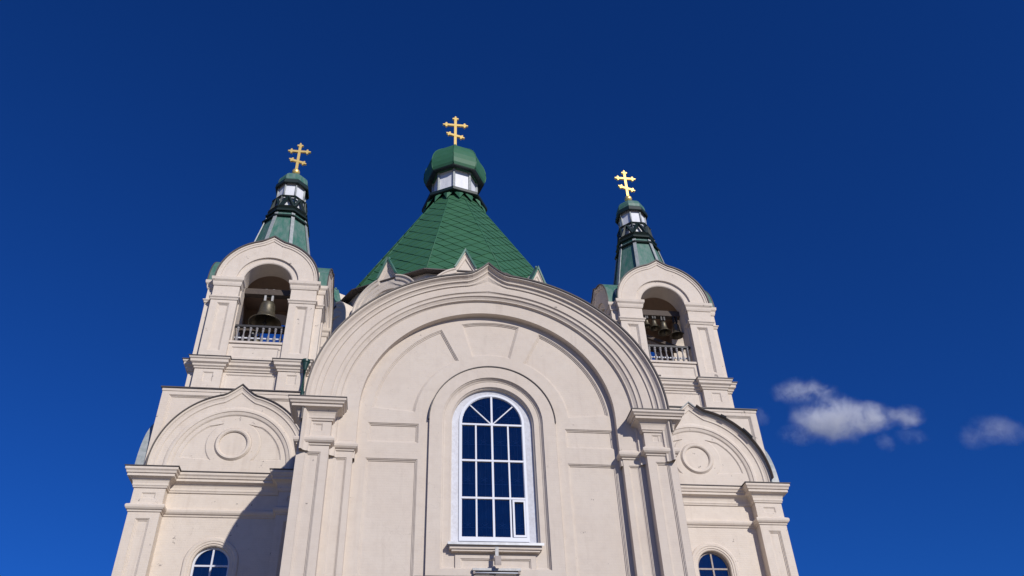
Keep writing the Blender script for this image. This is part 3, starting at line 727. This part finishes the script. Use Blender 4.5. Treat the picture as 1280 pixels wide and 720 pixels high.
# --- central twelve-sided drum and tent roof
CX0, CY0 = 0.04, 17.5
def ngon(n, ph, R, z): return [Vector((CX0+R*cos(ph+2*pi/n*i), CY0+R*sin(ph+2*pi/n*i), z)) for i in range(n)]
def clip(poly, fn):
    out = []
    for k in range(len(poly)):
        p, n_ = poly[k], poly[(k+1) % len(poly)]; fp, fn_ = fn(p), fn(n_)
        if fp >= 0: out.append(p)
        if (fp > 0 and fn_ < 0) or (fp < 0 and fn_ > 0):
            t = fp/(fp-fn_); out.append((p[0]+(n_[0]-p[0])*t, p[1]+(n_[1]-p[1])*t))
    return out
def central():
    N12 = 12; P12 = pi/12
    mb = MB(); mb.lathe(CX0, CY0, [(7.78, 14), (7.78, 27.3)], N12); D_ = mb.build('drum_wall', 'plaster_d', church)
    Z_0, Z_1 = 27.42, 39.0
    RR = lambda z: 5.35-.54*(z-32)
    R0, R1 = RR(Z_0), RR(Z_1)
    T_ = empty('tent_roof', (CX0, CY0, Z_0), parent=church); T_['label'] = 'steep green tent roof of overlapping diamond sheets with lantern and cross'
    mb = MB(); mb.lathe(CX0, CY0, [(7.6, 27.36), (8.22, 27.24), (8.25, 27.24), (8.25, 27.30), (7.8, 27.50)], N12); mb.build('eave', 'flash', T_)
    sh = MB(); lo, hi = ngon(N12, P12, R0, Z_0), ngon(N12, P12, R1, Z_1)
    for i in range(N12):
        a, b, c_, d_ = lo[i], lo[(i+1) % N12], hi[(i+1) % N12], hi[i]
        mid = (a+b)/2; U = (b-a).normalized(); V = ((c_+d_)/2-mid); L = V.length; V = V/L; N = U.cross(V)
        w0, w1 = (b-a).length/2, (c_-d_).length/2
        sh.add([a, b, c_, d_], [(0, 1, 2, 3)])
        wd, hd = 1.02, 1.0
        for r in range(-1, int(L/(hd/2))+3):
            for q in range(-5, 6):
                cxx = q*wd+(wd/2 if r % 2 else 0); cyy = r*hd/2
                dm = [(cxx, cyy-hd/2), (cxx+wd/2, cyy), (cxx, cyy+hd/2), (cxx-wd/2, cyy)]
                half = lambda y: w0+(w1-w0)*y/L-.010
                for fn in (lambda p: p[1], lambda p: L-p[1], lambda p: half(p[1])-p[0], lambda p: half(p[1])+p[0]):
                    dm = clip(dm, fn)
                    if len(dm) < 3: break
                if len(dm) < 3: continue
                jit = random.uniform(-.012, .014); jx = random.uniform(-.012, .012)
                def lift(p): return .010+(.058+jit)*max(0, min(1, (cyy+hd/2-p[1])/hd))+jx*(p[0]-cxx)
                top = [mid+U*p[0]+V*p[1]+N*lift(p) for p in dm]; bot = [mid+U*p[0]+V*p[1]+N*.002 for p in dm]
                n = len(dm)
                sh.add(top+bot, [tuple(range(n))]+[(k, (k+1) % n, (k+1) % n+n, k+n) for k in range(n)])
    sh.build('diamond_sheets', 'shingle', T_, recalc=True)
    hr = MB()
    for i in range(N12):
        o = Vector((lo[i].x-CX0, lo[i].y-CY0, 0)).normalized()
        hr.tube([lo[i]+o*.035, hi[i]+o*.035], .035, 6)
    hr.build('hip_caps', 'dome', T_)
    P8 = radians(-97)        # the lantern's corners do not line up with the tent's
    k = MB(); k.lathe(CX0, CY0, [(1.5, 39.0), (2.15, 38.84), (2.22, 38.88), (2.22, 39.10), (1.4, 39.2)], 8, P8); k.build('skirt_ring', 'darkgreen', T_)
    k = MB()   # folded sheet gussets where the tent meets the ring
    q0, q1 = ngon(16, P8, RR(38.0)+.10, 38.05), ngon(16, P8, 1.85, 38.95)
    for i in range(16):
        j = (i+1) % 16; m_ = (q0[i]+q0[j])/2; o = Vector((m_.x-CX0, m_.y-CY0, 0)).normalized()
        ap_ = m_+o*.02; pk = (q0[i]+q0[j])/2*.35+(q1[i]+q1[j])/2*.65+o*.16
        k.add([q1[i], q1[j], ap_, pk], [(0, 3, 2), (3, 1, 2), (0, 1, 3)])
    k.build('skirt_gussets', 'dome', T_)
    k = MB(); k.lathe(CX0, CY0, [(1.47, 39.1), (1.45, 41.7)], 8, P8); k.build('lantern_drum', 'white', T_)
    for i in range(8):
        po = MB(); po.tube([ngon(8, P8, 1.50, 39.15)[i], ngon(8, P8, 1.48, 41.7)[i]], .10, 6, False); po.build('lantern_post', 'rib', T_)
    dm = MB(); dm.lathe(CX0, CY0, [(1.4, 41.5), (1.85, 41.34), (2.02, 41.3), (2.06, 41.36), (1.98, 41.45)], 8, P8); dm.build('dome_soffit', 'darkgreen', T_)
    dp_ = [(2.0, 41.42), (2.10, 41.6), (2.16, 41.95), (2.14, 42.4), (2.03, 42.9), (1.83, 43.35), (1.54, 43.75), (1.2, 44.1), (.8, 44.4), (.45, 44.7), (.2, 45.0), (.09, 45.4)]
    dm = MB(); dm.lathe(CX0, CY0, dp_, 8, P8); dm.build('dome', 'dome', T_)
    rb = MB()
    for i in range(8): rb.tube([ngon(8, P8, r+.005, z)[i] for r, z in dp_[:-2]], .032, 5)
    rb.build('dome_seams', 'dome', T_)
    cross(CX0, CY0, 45.1, 48.38, .86, 47.5, 46.38, .62, T_, .19)
    for i in range(N12):
        F = Fr(CX0, CY0, 30*i); ap = 7.7; mb = MB(); zb = 24.4; z1 = 25.5
        def K(r, amp): return [(-r, zb)]+keel(0, r, r, z1, amp, .52, 90, 1.1)+[(r, zb)]
        st = [(1.95, 1.05, 7.2), (1.95, 1.05, ap+.34), (1.88, 1.02, ap+.34), (1.84, 1.0, ap+.28), (1.68, .9, ap+.26), (1.64, .85, ap+.2), (1.42, .3, ap+.2), (1.38, .1, ap+.16), (1.2, 0, ap+.14), (1.16, 0, ap+.05)]
        mb.loft([[F(*p, d) for p in K(r, am)] for r, am, d in st])
        mb.wall(F, archpts(0, 1.2, z1, zb, 24), [], ap+.06)
        mb.build('keel_gable', 'plaster_t', D_)
        mb = MB(); mb.sweep([p for p in K(1.96, 1.05) if abs(p[0]) < .58 and p[1] > 26], [(-.01, ap+.40), (.08, ap+.42), (.08, ap+.02), (0, ap+.02)], F.elev(), closedprof=True)
        q = F(0, z1+1.95+1.05, ap+.2); mb.lathe(q.x, q.y, [(.03, q.z-.1), (.03, q.z+.12), (.07, q.z+.16), (.07, q.z+.24), (.02, q.z+.3)], 8)
        mb.build('gable_capping', 'sheet', D_)
        mb = MB(); mb.box(F, -1.98, 1.98, 24.1, 24.4, ap-.3, ap+.45); mb.box(F, -2.02, 2.02, 24.25, 24.405, ap-.3, ap+.52); mb.build('gable_ledge', 'plaster_d', D_)
central()

# ------------------------------------------------------------------ things fixed to the walls
dp = empty('downpipe', (-6.92, 6.1, 16.5), 'dark green downpipe with funnel hopper beside the left belfry base', 'downpipe')
mb = MB(); mb.lathe(-6.90, 5.98, [(.06, 18.62), (.08, 18.68), (.15, 18.95), (.18, 19.0), (.18, 19.1), (.15, 19.1), (.08, 18.8)], 20, smooth=False); mb.build('hopper', 'pipe', dp)
mb = MB(); mb.tube([(-6.90, 5.98, 18.75), (-6.90, 5.98, 17.75), (-6.86, 5.86, 17.5), (-6.82, 5.75, 16.9)], .075, 10); mb.build('pipe', 'pipe', dp)

fl = empty('floodlight', (XO-.02, .5, 9.0), 'small grey floodlight on a bracket under the great window sill', 'floodlight')
mb = MB(); mb.box(F0, XO-.05, XO+.05, 8.92, 9.2, -.36, -.28); mb.build('bracket', 'lampgrey', fl)
mb = MB(); mb.prism(Fr(XO+.02, .28, 90), [(-.09, 8.62), (.12, 8.70), (.08, 8.9), (-.09, 8.9)], -.09, .09); mb.build('lamp_head', 'oldframe', fl)
mb = MB(); mb.tube([F0(XO-.03, 8.66, -.47), F0(XO-.08, 8.5, -.5), F0(XO-.02, 8.42, -.44)], .012, 5); mb.build('cable', 'iron', fl)
tl = empty('tube_lamp', (XO, .4, 8.45), 'long grey tube lamp fixture on the wall below the great window', 'lamp')
mb = MB(); mb.box(F0, XO-.72, XO+.72, 8.53, 8.60, -.50, -.38); mb.build('housing', 'lampgrey', tl)
mb = MB(); mb.box(F0, XO-.70, XO-.64, 8.44, 8.53, -.46, -.40); mb.box(F0, XO+.64, XO+.70, 8.44, 8.53, -.46, -.40); mb.build('end_bracket', 'oldframe', tl)
mb = MB(); mb.tube([F0(XO-.64, 8.475, -.43), F0(XO+.64, 8.475, -.43)], .02, 8); mb.build('tube', 'winframe', tl)

# west door (below the frame)
dr = MB(); dr.prism(F0, archpts(0, 1.3, 3.2, -1.55, 24), -.62, -.5); dr.build('door', 'door', church)

# ------------------------------------------------------------------ clouds: real volumes far away
def ray(px, py, dist):
    d = (fw*FPX+r2*(px-640)+u2*(360-py)).normalized(); return Vector((CX, -CD, 0))+d*dist
def cloud(label, blobs, dist, dens, seed):
    dens *= 2.1
    """blobs: (px, py, half width px, half height px, weight)"""
    cen = ray(sum(b[0] for b in blobs)/len(blobs), sum(b[1] for b in blobs)/len(blobs), dist)
    m = bpy.data.materials.new('cloud_vapour'); m.use_nodes = True; t = m.node_tree; t.nodes.clear()
    out = nd(t, 'ShaderNodeOutputMaterial'); vol = nd(t, 'ShaderNodeVolumePrincipled')
    vol.inputs['Color'].default_value = (.97, .98, 1, 1); vol.inputs['Anisotropy'].default_value = .0
    t.links.new(vol.outputs[0], out.inputs['Volume'])
    tc = nd(t, 'ShaderNodeTexCoord')
    n0 = noise(t, .05, 7, .66, None); mp = nd(t, 'ShaderNodeMapping'); mp.inputs['Location'].default_value = (seed, seed*2, 0)
    t.links.new(tc.outputs['Object'], mp.inputs[0]); t.links.new(mp.outputs[0], n0.inputs['Vector'])
    wv = nd(t, 'ShaderNodeVectorMath', operation='MULTIPLY_ADD'); sb = nd(t, 'ShaderNodeVectorMath', operation='SUBTRACT')
    t.links.new(n0.outputs[1], sb.inputs[0]); sb.inputs[1].default_value = (.5, .5, .5)
    t.links.new(sb.outputs[0], wv.inputs[0]); wv.inputs[1].default_value = (26, 26, 26); t.links.new(tc.outputs['Object'], wv.inputs[2])
    total = None; bm = bmesh.new(); k = dist/FPX
    for px, py, hw, hh, w in blobs:
        c = ray(px, py, dist)-cen; ax, az, ay = hw*k, hh*k, (hw+hh)/2*k*.8
        mp2 = nd(t, 'ShaderNodeVectorMath', operation='SUBTRACT'); t.links.new(wv.outputs[0], mp2.inputs[0]); mp2.inputs[1].default_value = c
        sc = nd(t, 'ShaderNodeVectorMath', operation='MULTIPLY'); t.links.new(mp2.outputs[0], sc.inputs[0]); sc.inputs[1].default_value = (1/ax, 1/ay, 1/az)
        ln = nd(t, 'ShaderNodeVectorMath', operation='LENGTH'); t.links.new(sc.outputs[0], ln.inputs[0])
        mr = nd(t, 'ShaderNodeMapRange', interpolation_type='SMOOTHSTEP'); t.links.new(ln.outputs['Value'], mr.inputs[0])
        mr.inputs[1].default_value = 1.0; mr.inputs[2].default_value = .25; mr.inputs[3].default_value = 0; mr.inputs[4].default_value = w
        if total is None: total = mr.outputs[0]
        else:
            ad = nd(t, 'ShaderNodeMath', operation='MAXIMUM'); t.links.new(total, ad.inputs[0]); t.links.new(mr.outputs[0], ad.inputs[1]); total = ad.outputs[0]
        bmesh.ops.create_icosphere(bm, subdivisions=3, radius=1.0, matrix=Matrix.Translation(c) @ Matrix.Diagonal((ax*1.08, ay*1.08, az*1.08, 1)))
    n1 = noise(t, .042, 9, .74, wv.outputs[0]); r1 = ramp(t, .42, .62); t.links.new(n1.outputs[0], r1.inputs[0])
    mm = nd(t, 'ShaderNodeMath', operation='MULTIPLY'); t.links.new(total, mm.inputs[0]); t.links.new(r1.outputs[0], mm.inputs[1])
    m2 = nd(t, 'ShaderNodeMath', operation='MULTIPLY', i_1=dens); t.links.new(mm.outputs[0], m2.inputs[0]); t.links.new(m2.outputs[0], vol.inputs['Density'])
    me = bpy.data.meshes.new('cloud'); bm.to_mesh(me); bm.free(); me.materials.append(m)
    o = bpy.data.objects.new('cloud', me); COL.objects.link(o); o.location = cen
    rm = o.modifiers.new('merge', 'REMESH'); rm.mode = 'VOXEL'; rm.voxel_size = 3*dist/900
    m.cycles.volume_step_rate = .6
    tag(o, label, 'cloud')
DIST = 900
cloud('larger ragged white cloud just right of the right tower', [(1040, 524, 56, 30, 1), (1006, 490, 46, 15, .55), (1075, 523, 52, 20, .9), (1128, 521, 30, 13, .55), (1000, 542, 30, 14, .45), (1052, 508, 30, 16, .5)], DIST, .05, 3)
cloud('faint thin cloud near the right edge of the sky', [(1238, 537, 38, 17, .6), (1262, 540, 34, 13, .35), (1218, 547, 22, 14, .4)], DIST, .02, 11)
cloud('tiny faint wisp of cloud below the larger cloud', [(1107, 551, 13, 14, .35), (1140, 545, 24, 9, .2)], DIST, .03, 21)
cloud('tiny faint wisp of cloud touching the right tower roofline', [(950, 521, 14, 12, .3)], DIST, .03, 31)
